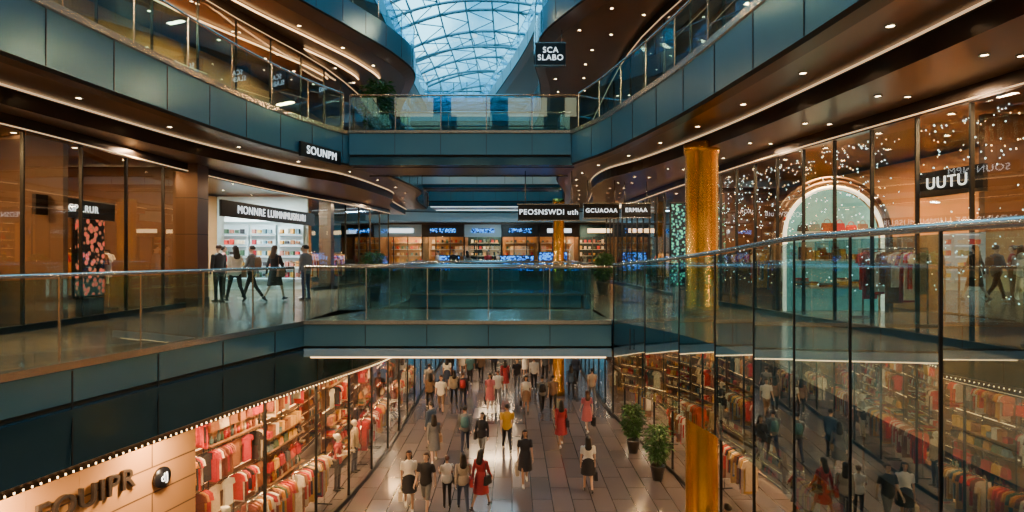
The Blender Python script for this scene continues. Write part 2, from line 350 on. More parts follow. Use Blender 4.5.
for x in np.arange(-4.6,3,1.3): mb.quad((x+.02,33.15,L1),(x+1.28,33.15,L1),(x+1.28,33.15,L1+1.08),(x+.02,33.15,L1+1.08),GL_RAIL); mb.box((x,33.15,L1+.56),(.03,.03,1.12),STEEL)
mb.tube([(-4.7,33.15,L1+1.13),(3.1,33.15,L1+1.13)],.03,STEEL); mb.obj('glass_balustrade')
def bridge(x0,x1,y0,y1,z,d,name='footbridge',led=LEDW,g=None,face=TEAL,low=None):
    mb=MB(); cx=(x0+x1)/2; w=x1-x0; cy=(y0+y1)/2; g=g or GL_RAIL
    mb.box((cx,cy,z-.05),(w,y1-y0,.1),FLOOR1)
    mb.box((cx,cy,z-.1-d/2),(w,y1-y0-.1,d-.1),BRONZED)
    for s,y in((-1,y0),(1,y1)):
        mb.box((cx,y,z-.03),(w,.14,.08),STEEL)
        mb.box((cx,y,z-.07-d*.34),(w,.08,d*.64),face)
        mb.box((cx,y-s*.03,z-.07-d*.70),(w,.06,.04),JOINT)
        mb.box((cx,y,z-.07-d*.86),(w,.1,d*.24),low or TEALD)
        mb.box((cx,y-s*.12,z-.09-d),(w-.2,.05,.03),led)
        k=int(w/1.25)
        for i in range(1,k): mb.box((x0+w*i/k,y+s*.035,z-.07-d*.34),(.014,.02,d*.62),JOINT)
        for i in range(k):
            a=x0+w*i/k+.02; b=x0+w*(i+1)/k-.02; yy=y-s*.05
            mb.quad((a,yy,z),(b,yy,z),(b,yy,z+1.08),(a,yy,z+1.08),g)
            mb.box((a-.02,yy,z+.57),(.025,.025,1.14),STEEL)
        mb.tube([(x0,y-s*.05,z+1.16),(x1,y-s*.05,z+1.16)],.03,STEEL)
    return mb.obj(name)
bridge(-4.5,2.15,13,15.6,L1,.72,low=WHITEP)
bridge(-3.9,2.6,22.6,24.6,L1,.7,low=BRONZED)
bridge(-5.2,2.1,19.2,21.6,L2,1.05,led=JOINT,g=GL_RAILB)
bridge(-4.3,2.3,28.5,30,L2-.15,.55,led=JOINT,g=GL_RAILB,face=WHITEP)
bridge(-5.0,3.0,36,39,L2,.95,led=LEDC,g=GL_RAILB)
bridge(-6.8,1.6,40,42,L3+.2,.8,led=JOINT,g=GL_RAILB,face=WHITEP)
bridge(-7.8,-.6,55,57,L4-.8,.8,led=JOINT,g=GL_RAILB,face=WHITEP)
# storefronts
SF0L=[(-7.8,-5),(-7.5,5),(-6.7,9.2),(-6.15,11.5),(-5.5,14.2),(-5.0,17),(-4.65,22),(-4.7,28),(-4.8,34),(-4.9,49)]
SF0R=[(6.6,-5),(6.5,4),(6.2,12),(5.75,17),(5.0,24),(4.5,30),(4.4,49)]
SF1L=[(-10,-5),(-9.6,5),(-9.1,10.7),(-9,16.6),(-8.5,22),(-7.4,28),(-6.8,33)]
SF1R=[(7.8,-5),(7.5,4),(7.0,8.3),(6.3,13),(5.9,17),(5.5,24),(5.2,33)]
SF2L=[(-11.5,-5),(-11,8),(-10.3,14),(-9.2,20),(-7.8,26),(-7.4,36)]
SF2R=[(8.5,-5),(7.6,6),(6.8,12),(5.4,18),(4.6,24),(4.8,36)]
SF3L=[(-12,-5),(-11,12),(-9,22),(-8,28),(-9.5,40),(-9.5,64)]
SF3R=[(8.5,-5),(7,12),(4.8,20),(4,26),(4.2,36),(2.5,48),(-1,64)]
storefront('shop_window',[p for p in SF0L if p[1]>=11],-1,L0,4.35,2.2)
storefront('shop_window',SF0R,1,L0,4.55,1.8)
storefront('shop_window',SF1L,-1,L1,9.85,1.45,skip=lambda y:17.2<y<25,header=.25)
storefront('shop_window',SF1R,1,L1,9.85,1.0,skip=lambda y:18<y<21,header=.25)
storefront('shop_window',SF2L,-1,L2,15.5,1.8); storefront('shop_window',SF2R,1,L2,15.5,1.8)
storefront('shop_window',SF3L,-1,L3,20.9,2.5); storefront('shop_window',SF3R,1,L3,20.9,2.5)
p=resample([q for q in SF0L if q[1]<=11.6],.8); mb=MB()
for a,b in zip(p,p[1:]):
    m=(a+b)/2; mb.box((m.x,m.y,2.18),((b-a).length,.2,4.36),WOOD,math.atan2((b-a).y,(b-a).x))
mb.obj('wall_shop')
def sign_on(path,side,y,o,z,body,size,m,name,board=None,ext=.02,bold=0,step=.3):
    p=resample(path,step); i=min(range(len(p)),key=lambda k:abs(p[k].y-y)); N=normals(p,side)
    c=p[i]+N[i]*o; n=N[i]; rzz=math.atan2(n.y,n.x)+math.pi/2
    if board:
        mb=MB(); mb.box((0,0,0),(board[0],.08,board[1]),board[2],0)
        par=mb.obj(name,loc=(c.x,c.y,z),rz=rzz)
        text('letters',body,size,(0,-.055,0),0,m,par,ext,bold)
    else:
        par=bpy.data.objects.new(name,None); bpy.context.scene.collection.objects.link(par); par.location=(c.x,c.y,z); par.rotation_euler=(0,0,rzz)
        text('letters',body,size,(0,0,0),0,m,par,ext,bold)
    return par
s=sign_on(SF0L,-1,9.45,.14,3.58,'EQUIPR',.46,SIGNO,'shop_sign',ext=.03,bold=.004)
mb=MB(); mb.tube([(0,.0,0),(0,-.06,0)],.18,SIGNB,20); o=mb.obj('round_mark',s,loc=(1.4,-.01,-.2)); text('mark','dJ',.2,(1.4,-.1,-.2),0,SIGNW,s,.005)
sign_on(PL2L,-1,17.9,.1,L2-.95,'SOUNPM',.33,SIGNW,'shop_sign',board=(1.9,.42,SIGNB),ext=.005)
sign_on(SF1L,-1,21,.25,8.75,'MONNRE LUIMNMUSRURI',.36,SIGNW,'shop_sign',board=(6.2,.5,SIGNB),ext=.005)
sign_on(SF1L,-1,13.4,-.6,8.35,'PVGP LRUR',.22,SIGNW,'shop_sign',board=(2.4,.42,SIGNB),ext=.005)
sign_on(SF1R,1,9.6,-.3,8.5,'UUTU.',.27,SIGNW,'shop_sign',board=(1.2,.42,SIGNB),ext=.005)
def hang_sign(x0,x1,y,z0,z1,lines,size,ztop):
    mb=MB(); cx=(x0+x1)/2; mb.box((0,0,0),(x1-x0,.14,z1-z0),SIGNB); mb.box((0,0,(z1-z0)/2+.01),(x1-x0+.04,.16,.03),STEEL); mb.box((0,0,-(z1-z0)/2-.01),(x1-x0+.04,.16,.03),STEEL)
    for sx in(-.38,.38): mb.tube([(sx*(x1-x0),0,(z1-z0)/2),(sx*(x1-x0),0,ztop-(z0+z1)/2)],.015,STEEL)
    o=mb.obj('hanging_sign',loc=(cx,y,(z0+z1)/2))
    for i,t in enumerate(lines): text('letters',t,size,(0,-.085,(len(lines)/2-.5-i)*size*.95),0,SIGNW,o,.004,0)
hang_sign(.2,2.25,20.1,EYE+1.2,EYE+1.72,['PEOSNSWDI uth'],.25,L2-1.15)
hang_sign(2.4,3.6,20.2,EYE+1.28,EYE+1.76,['GCUAOAA'],.2,L2-1.45)
hang_sign(3.75,4.75,20.6,EYE+1.33,EYE+1.8,['ERMIAA'],.2,L2-1.45)
hang_sign(.85,1.95,21.9,EYE+6.95,EYE+7.75,['SCA','SLABO'],.29,L3-1.1)
def column(x,y,z0,z1,r):
    mb=MB(); pr=[(r*1.12,z0),(r*1.12,z0+.25),(r,z0+.3)]
    for z in(L1,L2):
        if z0<z-2<z1 and z+1<z1: pr+=[(r,z-.02),(r*1.08,z),(r*1.08,z+.2),(r,z+.24)]
    pr+=[(r,z1-.3),(r*1.1,z1-.25),(r*1.1,z1)]
    mb.rings([[ (q*math.cos(a),q*math.sin(a),z) for a in [2*math.pi*j/28 for j in range(28)]] for q,z in pr],GOLD)
    mb.obj('gold_column',loc=(x,y,0))
column(4.55,14.4,0,L2-1.3,.38); column(2.45,31.6,0,L2-1.0,.3)
def pier(x,y,z0,z1,w=.7,name='bronze_pier'):
    mb=MB(); mb.box((0,0,(z0+z1)/2),(w,w,z1-z0),BRONZE); mb.box((0,0,z0+.12),(w+.05,w+.05,.24),BRONZED)
    for z in np.arange(z0+1,z1-.3,1): mb.box((0,0,z),(w+.01,w+.01,.015),JOINT)
    mb.obj(name,loc=(x,y,0))
pier(-8.95,16.8,L1,9.85,.6); pier(-8.0,25.9,L1,9.85,.5)
def partition(path,side,o,z0,z1,m,name='wall_shop_back',y0=-9,y1=99):
    p=[q for q in resample(path,1.0) if y0<=q.y<=y1]; N=normals(p,side); mb=MB()
    for k in range(len(p)-1):
        a=p[k]+N[k]*o; b=p[k+1]+N[k+1]*o; m2=(a+b)/2
        mb.box((m2.x,m2.y,(z0+z1)/2),((b-a).length+.02,.12,z1-z0),m,math.atan2((b-a).y,(b-a).x))
    mb.obj(name)
partition(SF0L,-1,-3.8,0,4.34,WARMWALL,y0=10); partition(SF0R,1,-3.4,0,4.5,WARMWALL)
partition(SF1R,1,-4.5,L1,9.8,WARMWALL); partition(SF2R,1,-4.2,L2,15.4,WARMWALL); partition(SF2L,-1,-4,L2,15.4,WARMWALL)
partition(SF1L,-1,-4.5,L1,9.8,WARMWALL)
def cross(x0,x1,y,z0,z1,m):
    mb=MB(); mb.box(((x0+x1)/2,y,(z0+z1)/2),(x1-x0,.14,z1-z0),m); mb.obj('wall_partition')
cross(-13.3,-9.3,12.5,L1,9.8,BROWNWALL); cross(-13.3,-9.4,16.9,L1,9.8,BROWNWALL); cross(-12.4,-8.6,25.3,L1,9.8,WHITEWALL)
for y in(10.6,22): cross(8.3 if y<12 else 6.8,10.8,y,L1,9.8,BRONZE)
mb=MB(); 
for x in np.arange(-12.0,-8.9,1.15):
    mb.box((x+.5,25.1,L1+1.5),(1.0,.2,2.4),WHITEP)
    for k in range(5):
        mb.box((x+.5,24.9,L1+.5+k*.45),(.95,.3,.03),WHITEP); mb.box((x+.5,24.98,L1+.46+k*.45),(.9,.03,.02),LEDC)
        for t in range(4): mb.box((x+.16+t*.22,24.88,L1+.62+k*.45),(.13,.16,R.uniform(.1,.25)),R.choice(ITEMS))
mb.box((-10.4,24.9,L1+3.0),(3.0,.08,.35),LEDC)
mb.obj('display_cabinet')
# ---------------------------------------------------------------- merchandise
REDS=[ITEMS[0],ITEMS[0],ITEMS[1],ITEMS[2],ITEMS[4],ITEMS[7],ITEMS[8],ITEMS[3],ITEMS[11],ITEMS[1],ITEMS[6]]
def handbag(mb,c,w,h,m):
    x,y,z=c; mb.box((x,y,z+h/2),(w,.12,h),m,0,.8)
    mb.tube([(x+w*.28*math.cos(a),y,z+h+w*.35*math.sin(a)) for a in np.linspace(0,math.pi,7)],.009,m,5)
def shirt(mb,x,z,m,w=.42,h=.7,th=.05,long=False,rot=False,y=0):
    o=[(-.07,0),(.07,0),(.5*w,-.05),(.62*w,-.5*h if long else -.28*h),(.45*w,-.5*h if long else -.3*h),(.36*w,-.2*h),(.38*w,-h),(-.38*w,-h),(-.36*w,-.2*h),(-.45*w,-.3*h),(-.62*w,-.28*h),(-.5*w,-.05)]
    n=len(mb.v); k=len(o)
    for s in(-1,1):
        for a,b in o:
            if rot: mb.v.append((x+a,y+s*th/2*(1+.3*math.sin(b*9)),z+b))
            else: mb.v.append((x+s*th/2*(1+.3*math.sin(b*9)),y+a,z+b))
    mb.face(tuple(n+i for i in reversed(range(k))),m); mb.face(tuple(n+k+i for i in range(k)),m)
    for i in range(k): mb.face((n+i,n+(i+1)%k,n+k+(i+1)%k,n+k+i),m)
def rack_mesh(seed):
    r=random.Random(seed); mb=MB(); W=1.8; H=1.55
    mb.tube([(-W/2,0,H),(W/2,0,H)],.018,STEEL)
    for s in(-1,1):
        mb.tube([(s*W/2,0,.03),(s*W/2,0,H)],.018,STEEL); mb.box((s*W/2,0,.02),(.05,.5,.04),DSTEEL)
    x=-W/2+.1
    while x<W/2-.08:
        m=r.choice(REDS if r.random()<.6 else ITEMS); mb.tube([(x,0,H+.03),(x,0,H-.06)],.006,STEEL,4)
        mb.tube([(x,-.17,H-.12),(x,0,H-.05),(x,.17,H-.12)],.008,DSTEEL,4)
        shirt(mb,x,H-.07,m,r.uniform(.4,.5),r.uniform(.6,1.1),.05,r.random()<.5); x+=r.uniform(.085,.13)
    return mb.mesh('clothing_rack')
WD=mat('shelf_wood',(.20,.10,.04),.45,noise=.3,nscale=5); SBK=mat('shelf_back',(.34,.18,.08),.5)
def goods(mb,r,x0,x1,z,t,front=-.02):
    x=x0
    while x<x1:
        m=r.choice(ITEMS)
        if t==0: w=r.uniform(.2,.3); handbag(mb,(x+w/2-.1,front,z),w,r.uniform(.16,.22),m); x+=w+.04
        elif t==1:
            for q in range(r.randrange(2,6)): mb.box((x,front,z+.025+q*.045),(.22,.28,.038),r.choice(ITEMS))
            x+=.25
        elif t==2:
            h=r.uniform(.14,.28); mb.rings([[(x+q*math.cos(a),front+q*math.sin(a),z+zz) for a in [2*math.pi*j/8 for j in range(8)]] for q,zz in((.04,0),(.045,h*.6),(.018,h*.75),(.02,h))],m); x+=.12
        else: h=r.uniform(.12,.32); mb.box((x,front,z+h/2),(r.uniform(.1,.16),.16,h),m); x+=.17
def shelf_mesh(seed):
    r=random.Random(seed); mb=MB(); W=2.2;D=.42;H=3.1
    for s in(-1,1): mb.box((s*W/2,0,H/2),(.05,D,H),WD)
    mb.box((0,D/2-.01,H/2),(W,.02,H),SBK)
    for k in range(8):
        z=.12+k*.42
        mb.box((0,0,z),(W,D,.03),WD); mb.box((0,-D/2+.02,z-.022),(W-.1,.02,.012),LEDW)
        if k==7: break
        goods(mb,r,-W/2+.15,W/2-.12,z+.015,r.randrange(4))
    return mb.mesh('stocked_shelf')
def window_mesh(seed):
    r=random.Random(seed); mb=MB(); W=2.1; H=3.7
    for s in(-1,0,1): mb.tube([(s*W/2,.1,0),(s*W/2,.1,H)],.02,DSTEEL,6)
    mb.box((0,.25,H/2),(W,.03,H),WD)
    for zi,z in enumerate((3.65,2.75,1.9,1.05,.3)):
        kind=r.randrange(3) if zi<4 else 3
        mb.tube([(-W/2,-.05,z),(W/2,-.05,z)],.014,STEEL,6); mb.box((0,.2,z+.03),(W,.03,.02),LEDW)
        for s in(-1,1): mb.box((s*W/2,.03,z),(.02,.18,.02),STEEL)
        if kind==0:
            x=-W/2+.2
            while x<W/2-.15:
                if r.random()<.4: shirt(mb,x,z-.03,r.choice(REDS),.4,.65,.06,False,True,-.05); x+=.46
                else:
                    for q in range(4): shirt(mb,x-.1+q*.07,z-.03,r.choice(REDS),.36,r.uniform(.5,.75),.04,True,False,-.05)
                    x+=.36
        elif kind==1:
            x=-W/2+.15
            while x<W/2-.1: w=r.uniform(.2,.32); handbag(mb,(x,-.05,z-.48),w,.26,r.choice(REDS)); mb.tube([(x,-.05,z-.14),(x,-.05,z)],.006,STEEL,4); x+=w+.05
            mb.box((0,.05,z-.82),(W,.34,.03),WD); goods(mb,r,-W/2+.15,W/2-.1,z-.80,2,0)
        elif kind==2:
            for lv in(-.42,-.78): mb.box((0,.05,z+lv),(W,.34,.03),WD); goods(mb,r,-W/2+.15,W/2-.1,z+lv+.015,r.choice((0,1,3)),0)
        else:
            mb.box((0,-.1,.25),(W,.6,.04),WD); goods(mb,r,-W/2+.2,W/2-.1,.27,r.choice((0,1)),-.1)
    return mb.mesh('window_display')
RACKS=[rack_mesh(i) for i in range(4)]; SHELVES=[shelf_mesh(i+20) for i in range(4)]; WINS=[window_mesh(i+50) for i in range(5)]
def place(path,side,y,o,z,me,name,extra=0,sc=1):
    p=resample(path,.4); i=min(range(len(p)),key=lambda k:abs(p[k].y-y)); N=normals(p,side); c=p[i]+N[i]*o
    return link(name,me,(c.x,c.y,z),math.atan2(N[i].y,N[i].x)+math.pi/2+extra,None,sc)
k=0
for y in np.arange(12.6,32,2.35): place(SF0L,-1,y,-3.4,0,SHELVES[k%4],'stocked_shelf'); k+=1
for y in(12.6,14.85,17.1,21.3,25.6,29.9): place(SF0L,-1,y,-1.55,0,WINS[k%5],'window_display'); k+=1
for y in(14.8,16.8,22,23.9,27.6,31): place(SF0L,-1,y,-.6,0,RACKS[k%4],'clothing_rack'); k+=1
for y in np.arange(5,32,2.4): place(SF0R,1,y,-3.0,0,SHELVES[k%4],'stocked_shelf'); k+=1
for y in(9,11.5,14,18,22,26): place(SF0R,1,y,-1.1,0,(RACKS+WINS)[k%9],'clothing_rack' if k%9<4 else 'window_display'); k+=1
for y in(7,9.4,14,27,29.4): place(SF1L,-1,y,-4.0,L1,SHELVES[k%4],'stocked_shelf'); k+=1
for y in(8,11,15,27.5,30): place(SF1L,-1,y,-1.7,L1,RACKS[k%4],'clothing_rack'); k+=1
for y in(18.7,21): place(SF1L,-1,y,-4.0,L1,SHELVES[k%4],'stocked_shelf'); k+=1
for y in(6,8.5,18,20.3,24,27): place(SF1R,1,y,-4.1,L1,SHELVES[k%4],'stocked_shelf'); k+=1
for y in(12.6,17.6,24,28): place(SF1R,1,y,-1.8,L1,RACKS[k%4],'clothing_rack'); k+=1
for y in(9,13,15.5,19,21.4): place(SF2L,-1,y,-3.5,L2,SHELVES[k%4],'stocked_shelf'); k+=1
for y in(11,14,17.4,20): place(SF2L,-1,y,-1.2,L2,RACKS[k%4],'clothing_rack'); k+=1
for y in(11,13.4,17,19.4,23): place(SF2R,1,y,-3.7,L2,SHELVES[k%4],'stocked_shelf'); k+=1
mb=MB(); mb.box((0,0,1.5),(.9,.06,2.0),LEDRED);mb.box((0,.04,1.5),(1.0,.05,2.1),DSTEEL);mb.box((0,0,.22),(.5,.3,.44),DSTEEL)
place(SF1L,-1,13.9,-.7,L1,mb.mesh('illuminated_poster'),'illuminated_poster')
def plant_mesh(h,leafn,spread,seed):
    r=random.Random(seed); mb=MB()
    mb.rings([[(q*math.cos(a),q*math.sin(a),z) for a in [2*math.pi*j/20 for j in range(20)]] for q,z in((.16,0),(.24,.42),(.26,.46),(.22,.46),(.21,.40))],POT)
    for i in range(9):
        a=r.uniform(0,6.28); sp=r.uniform(.1,.5)*spread; st=[Vector((sp*t*t*math.cos(a),sp*t*t*math.sin(a),.4+(h-.4)*t*r.uniform(.92,1))) for t in np.linspace(0,1,6)]
        mb.tube(st,.012,LEAFD,5)
    for i in range(leafn):
        a=r.uniform(0,6.28); t=r.uniform(.15,1); q=spread*(.15+.85*math.sin(t*2.6))*r.uniform(.1,1)*.8; c=Vector((q*math.cos(a),q*math.sin(a),.4+(h-.4)*t))
        L=r.uniform(.1,.2); b=a+r.uniform(-.8,.8); d=Vector((math.cos(b),math.sin(b),r.uniform(-.5,.7))).normalized(); s2=Vector((-math.sin(b),math.cos(b),r.uniform(-.3,.3)))*L*.25
        mid=c+d*L*.5; tip=c+d*L+Vector((0,0,-.05)); n=len(mb.v); mb.v+= [tuple(c),tuple(mid-s2),tuple(tip),tuple(mid+s2)]; mb.face((n,n+1,n+2),LEAF); mb.face((n,n+2,n+3),LEAFD if r.random()<.4 else LEAF)
    return mb.mesh('potted_plant')
PLT=plant_mesh(1.75,900,.55,3); PLS=plant_mesh(1.5,600,.5,5)
link('potted_plant',PLT,(4.75,19.6,0)); link('potted_plant',PLS,(-4.3,18.6,L1)); link('potted_plant',PLT,(-5.1,22.8,L2),0,None,1.5)
link('potted_plant',PLT,(4.5,22.3,0),1); link('potted_plant',PLS,(3.3,21.8,L1),2); link('potted_plant',PLS,(4.2,27,L1),1)
mb=MB(); mb.box((0,0,.3),(4,.6,.6),WHITEP)
for i in range(900):
    c=Vector((R.uniform(-1.9,1.9),R.uniform(-.25,.25),.6+R.random()**1.5*.6)); d=Vector((R.uniform(-1,1),R.uniform(-1,1),R.uniform(.2,1))).normalized()*.11; s2=d.cross(Vector((0,0,1)))*.3
    mb.quad(c-d,c-s2,c+d,c+s2,R.choice([LEAF,LEAFD,LEAF,ITEMS[6]]))
mb.obj('planter_box',loc=(-1.6,33.9,L1))
# arched lit display, gallery east shop
mb=MB()
for rr,yy,m in((1.25,0,mat('arch_glow',(.9,.85,.7),emit=2.2,ecol=(.95,.85,.65))),(1.38,.03,BRONZE),(1.5,.05,BRONZE)):
    mb.tube([(rr*math.cos(a),yy,1.9+rr*math.sin(a)) for a in np.linspace(0,math.pi,24)],.05,m,6)
    for s in(-1,1): mb.tube([(s*rr,yy,0),(s*rr,yy,1.9)],.05,m,6)
n=len(mb.v); fan=[(1.2*math.cos(a),.1,1.9+1.2*math.sin(a)) for a in np.linspace(0,math.pi,24)]; mb.v+=[(1.2,.1,0)]+fan+[(-1.2,.1,0)]; mb.face(tuple(range(n,n+26)),ARCHG)
for z in(.6,1.3,2.0):
    mb.box((0,-.05,z),(2.0,.3,.04),WHITEP); goods(mb,R,-.85,.9,z+.02,R.randrange(4),-.08)
mb.obj('illuminated_arch',loc=(8.2,15.3,L1))
mb=MB(); p=resample(SF1R,.12); N=normals(p,1)
for i,q in enumerate(p):
    if 7<q.y<21 and not 10.3<q.y<10.9:
        for k in range(9):
            z=9.5-R.random()**1.7*2.9; c=q+N[i]*R.uniform(-.6,-.2); mb.sph((c.x,c.y,z),R.uniform(.006,.013),FAIRY if R.random()<.75 else FAIRYW,4,3)
mb.obj('fairy_lights')
def screen(x,y,z,w,h,m,rzz=0):
    mb=MB(); mb.box((0,0,h/2),(w+.1,.08,h+.1),SIGNB); mb.box((0,-.05,h/2),(w,.02,h),m)
    for s in(-1,1): mb.box((s*w*.35,.02,-.25),(.06,.06,.5),DSTEEL)
    mb.obj('led_screen',loc=(x,y,z),rz=rzz)
screen(.3,36.5,L1+.5,2.0,.9,LEDBLUE); screen(2.5,36.8,L1+.5,1.7,1.1,LEDBLUE); screen(-4.0,37.5,L1+.5,1.4,.9,LEDBLUE)
screen(5.2,18.6,L1+.5,.55,2.5,LEDGRN,.1)
mb=MB(); pp=resample(PL1L,.11); NN=normals(pp,-1)
for q,n in zip(pp,NN):
    if q.y>2: mb.box((q.x+n.x*-.03,q.y+n.y*-.03,L1-1.49),(.014,.014,.025),FAIRYW)
mb.obj('string_lights')
mb=MB()
def dl(path,side,offs,z,step,r=.07):
    p=resample(path,step); N=normals(p,side)
    for i,q in enumerate(p):
        for o in offs:
            c=q+N[i]*o; a=[2*math.pi*j/12 for j in range(12)]
            mb.rings([[(c.x+rr*math.cos(t),c.y+rr*math.sin(t),z-dz) for t in a] for rr,dz in((r*1.35,0),(r*1.35,.02),(r,.02))],STEEL,False)
            n=len(mb.v); mb.v+=[(c.x+r*math.cos(t),c.y+r*math.sin(t),z-.012) for t in a]; mb.face(tuple(range(n,n+12)),DOWN)
dl(PL2R,1,(-.75,),L2-1.12,1.9,.05); dl(PL2R,1,(-2.0,-2.5),L2-1.45,1.9,.045); dl(PL2L,-1,(-.75,),L2-1.12,2.4,.05)
dl(SF1L,-1,(-1.2,-2.8),L2-1.45,1.7,.06); dl(SF1R,1,(-1.2,-2.8),L2-1.45,1.7,.06)
dl(SF0L,-1,(-1,-2.3),L1-1.55,1.7,.06); dl(SF0R,1,(-1,-2.3),L1-1.35,1.7,.06)
dl([q for q in PL3R if q[1]<31],1,(-.9,-2.2),L3-1.2,2.2,.05); dl([q for q in PL3L if q[1]<31],-1,(-1.2,-3,-5),L3-1.2,2.4,.06)
mb.obj('downlights')
mb=MB()
for o in(-1.6,-2.6,-4.0):
    p=resample(PL3L,.8); N=normals(p,-1); mb.tube([(q.x+n.x*o,q.y+n.y*o,L3-1.26) for q,n in zip(p,N) if 4<q.y<28],.03,LEDW,6)
mb.obj('cove_lights')
# ---------------------------------------------------------------- people
SK=mat('skin',(.52,.32,.22),.5); DRK=mat('eye_dark',(.02,.015,.015),.3); LIP=mat('lips',(.4,.12,.1),.4); 
PT=[mat(n,(.5,.5,.5)) for n in('p_top','p_bottom','p_shoes','p_hair','p_bag')]
SLOTS=[SK]+PT+[DRK,LIP]
def person_mesh(key,fem,legs,arms,bottoms='trousers',sleeves='short',hair='short',bag=None,sc=1):
    parts=[]
    def leg(s,th,kn,ft):
        hip=Vector((s*.09,0,0)); kn_=hip+.43*Vector((0,math.sin(th),-math.cos(th))); an=kn_+.41*Vector((0,math.sin(th-kn),-math.cos(th-kn)))
        f=Vector((0,math.cos(ft),math.sin(ft))); d=Vector((0,math.sin(ft),-math.cos(ft)))
        heel=an-f*.045+d*.055; toe=an+f*.16+d*.06
        return hip,kn_,an,heel,toe
    LG=[leg(-1,*legs[0]),leg(1,*legs[1])]
    low=min(min(l[3].z,l[4].z) for l in LG)-.028; up=Vector((0,0,-low)); LG=[[p+up for p in l] for l in LG]; H=up.z
    g=.88 if fem else 1.0
    for l in LG:
        lt='s' if bottoms in('skirt','dress') else 'b'
        cl=0 if lt=='s' else .012
        parts.append(((l[0],l[1]),(.088*g+cl,.056*g+cl),'b' if bottoms=='shorts' else lt))
        parts.append(((l[1],l[2]),(.054*g+cl*(0 if bottoms=='shorts' else 1),.036*g+cl*(0 if bottoms=='shorts' else 1.2)),'s' if bottoms=='shorts' else lt))
        parts.append(((l[3],l[3].lerp(l[4],.5)),(.038,.042),'h')); parts.append(((l[3].lerp(l[4],.5),l[4]),(.042,.026),'h'))
        parts.append(((l[2],l[3].lerp(l[4],.3)),(.036,.04),'h'))
    if fem: T=[(-.07,.13,.10),(.03,.175,.118),(.10,.16,.108),(.2,.125,.09),(.34,.15,.115),(.42,.16,.10),(.475,.155,.08),(.53,.09,.06),(.555,.05,.05)]
    else: T=[(-.07,.13,.10),(.03,.168,.112),(.10,.16,.11),(.2,.15,.105),(.34,.18,.122),(.42,.19,.115),(.48,.185,.095),(.535,.11,.07),(.56,.058,.055)]
    lofts=[([(z+H,rx+.012,ry+.012) for z,rx,ry in T],'t')]
    if bottoms in('skirt','dress'):
        e=-.42 if bottoms=='dress' else -.34
        lofts.append(([(H+e,.235,.235),(H-.1,.2,.17),(H+.08,.178,.13),(H+.2,.13,.1)],'b' if bottoms=='skirt' else 't'))
    else: 
        lofts.append(([(H-.09,.15,.115),(H-.02,.19,.138),(H+.06,.188,.132),(H+.16,.165,.115)],'t'))
        lofts.append(([(H-.14,.13,.10),(H-.07,.165,.115),(H+.02,.17,.12)],'b'))
    neck=(Vector((0,-.005,H+.53)),Vector((0,.012,H+.645))); parts.append((neck,(.052*g+.004,.048*g+.003),'s'))
    hands=[]
    for s,(sw,ab,el) in zip((-1,1),arms):
        sh=Vector((s*(.175 if fem else .2),0,H+.465)); d=Vector((s*math.sin(ab),math.sin(sw)*math.cos(ab),-math.cos(sw)*math.cos(ab))); eb=sh+d*.28
        d2=Vector((s*math.sin(ab)*(.3 if el<1 else -.6),math.sin(sw+el),-math.cos(sw+el))).normalized(); wr=eb+d2*.245
        c=.012; lt='t' if sleeves=='long' else 's'
        parts.append(((sh,sh.lerp(eb,.55 if sleeves!='long' else 1)),(.056*g+c,(.05 if sleeves!='long' else .042)*g+c),'t'))
        parts.append(((sh,eb),(.046*g,.038*g),lt)); parts.append(((eb,wr),(.038*g+(c if lt=='t' else 0),.025*g+(c if lt=='t' else 0)),lt))
        parts.append(((wr-d2*.05,wr+d2*.03),(.026*g,.024*g),'s'))
        hands.append((s,wr+d2*.015,d2))
    hc=Vector((0,.0,H+.715))
    ells=[(hc+Vector((0,-.008,.018)),(.074,.094,.088),'s'),(hc+Vector((0,.02,-.045)),(.056,.066,.062),'s'),(hc+Vector((0,.055,-.075)),(.026,.024,.022),'s')]
    mb=MB(); M0=SK
    for (a,b),(ra,rb),t in parts: mb.capsule(a,b,ra,rb,M0,12)
    for T2,t in lofts: mb.rings([[(rx*math.cos(a),ry*math.sin(a),z) for a in [2*math.pi*j/24 for j in range(24)]] for z,rx,ry in T2],M0)
    for c,r,t in ells: mb.sph(c,r,M0,16,12)
    mb.capsule(hc+Vector((0,.086,.01)),hc+Vector((0,.104,-.028)),.009,.014,M0,8)
    for s in(-1,1): mb.sph(hc+Vector((s*.075,-.005,-.01)),(.01,.02,.032),M0,8,6)
    tmp=mb.obj('tmp'); rm=tmp.modifiers.new('r','REMESH'); rm.mode='VOXEL'; rm.voxel_size=.0115
    sm=tmp.modifiers.new('s','SMOOTH'); sm.factor=.5; sm.iterations=3
    dg=bpy.context.evaluated_depsgraph_get(); ev=tmp.evaluated_get(dg); me=ev.to_mesh()
    V=np.empty(len(me.vertices)*3); me.vertices.foreach_get('co',V); V=V.reshape(-1,3)
    faces=[tuple(p.vertices) for p in me.polygons]; ev.to_mesh_clear(); bpy.data.objects.remove(tmp)
    C=np.array([V[list(f)].mean(0) for f in faces]); best=np.full(len(C),9.); tag=np.zeros(len(C),int); code={'s':0,'t':1,'b':2,'h':3}
    def upd(dist,t,bias=0):
        nonlocal best,tag
        d=dist-bias; k=d<best; best=np.where(k,d,best); tag=np.where(k,code[t],tag)
    for (a,b),(ra,rb),t in parts:
        a=np.array(a);b=np.array(b); d=b-a; u=np.clip(((C-a)@d)/(d@d),0,1); upd(np.linalg.norm(C-a-u[:,None]*d,axis=1)-(ra+(rb-ra)*u),t)
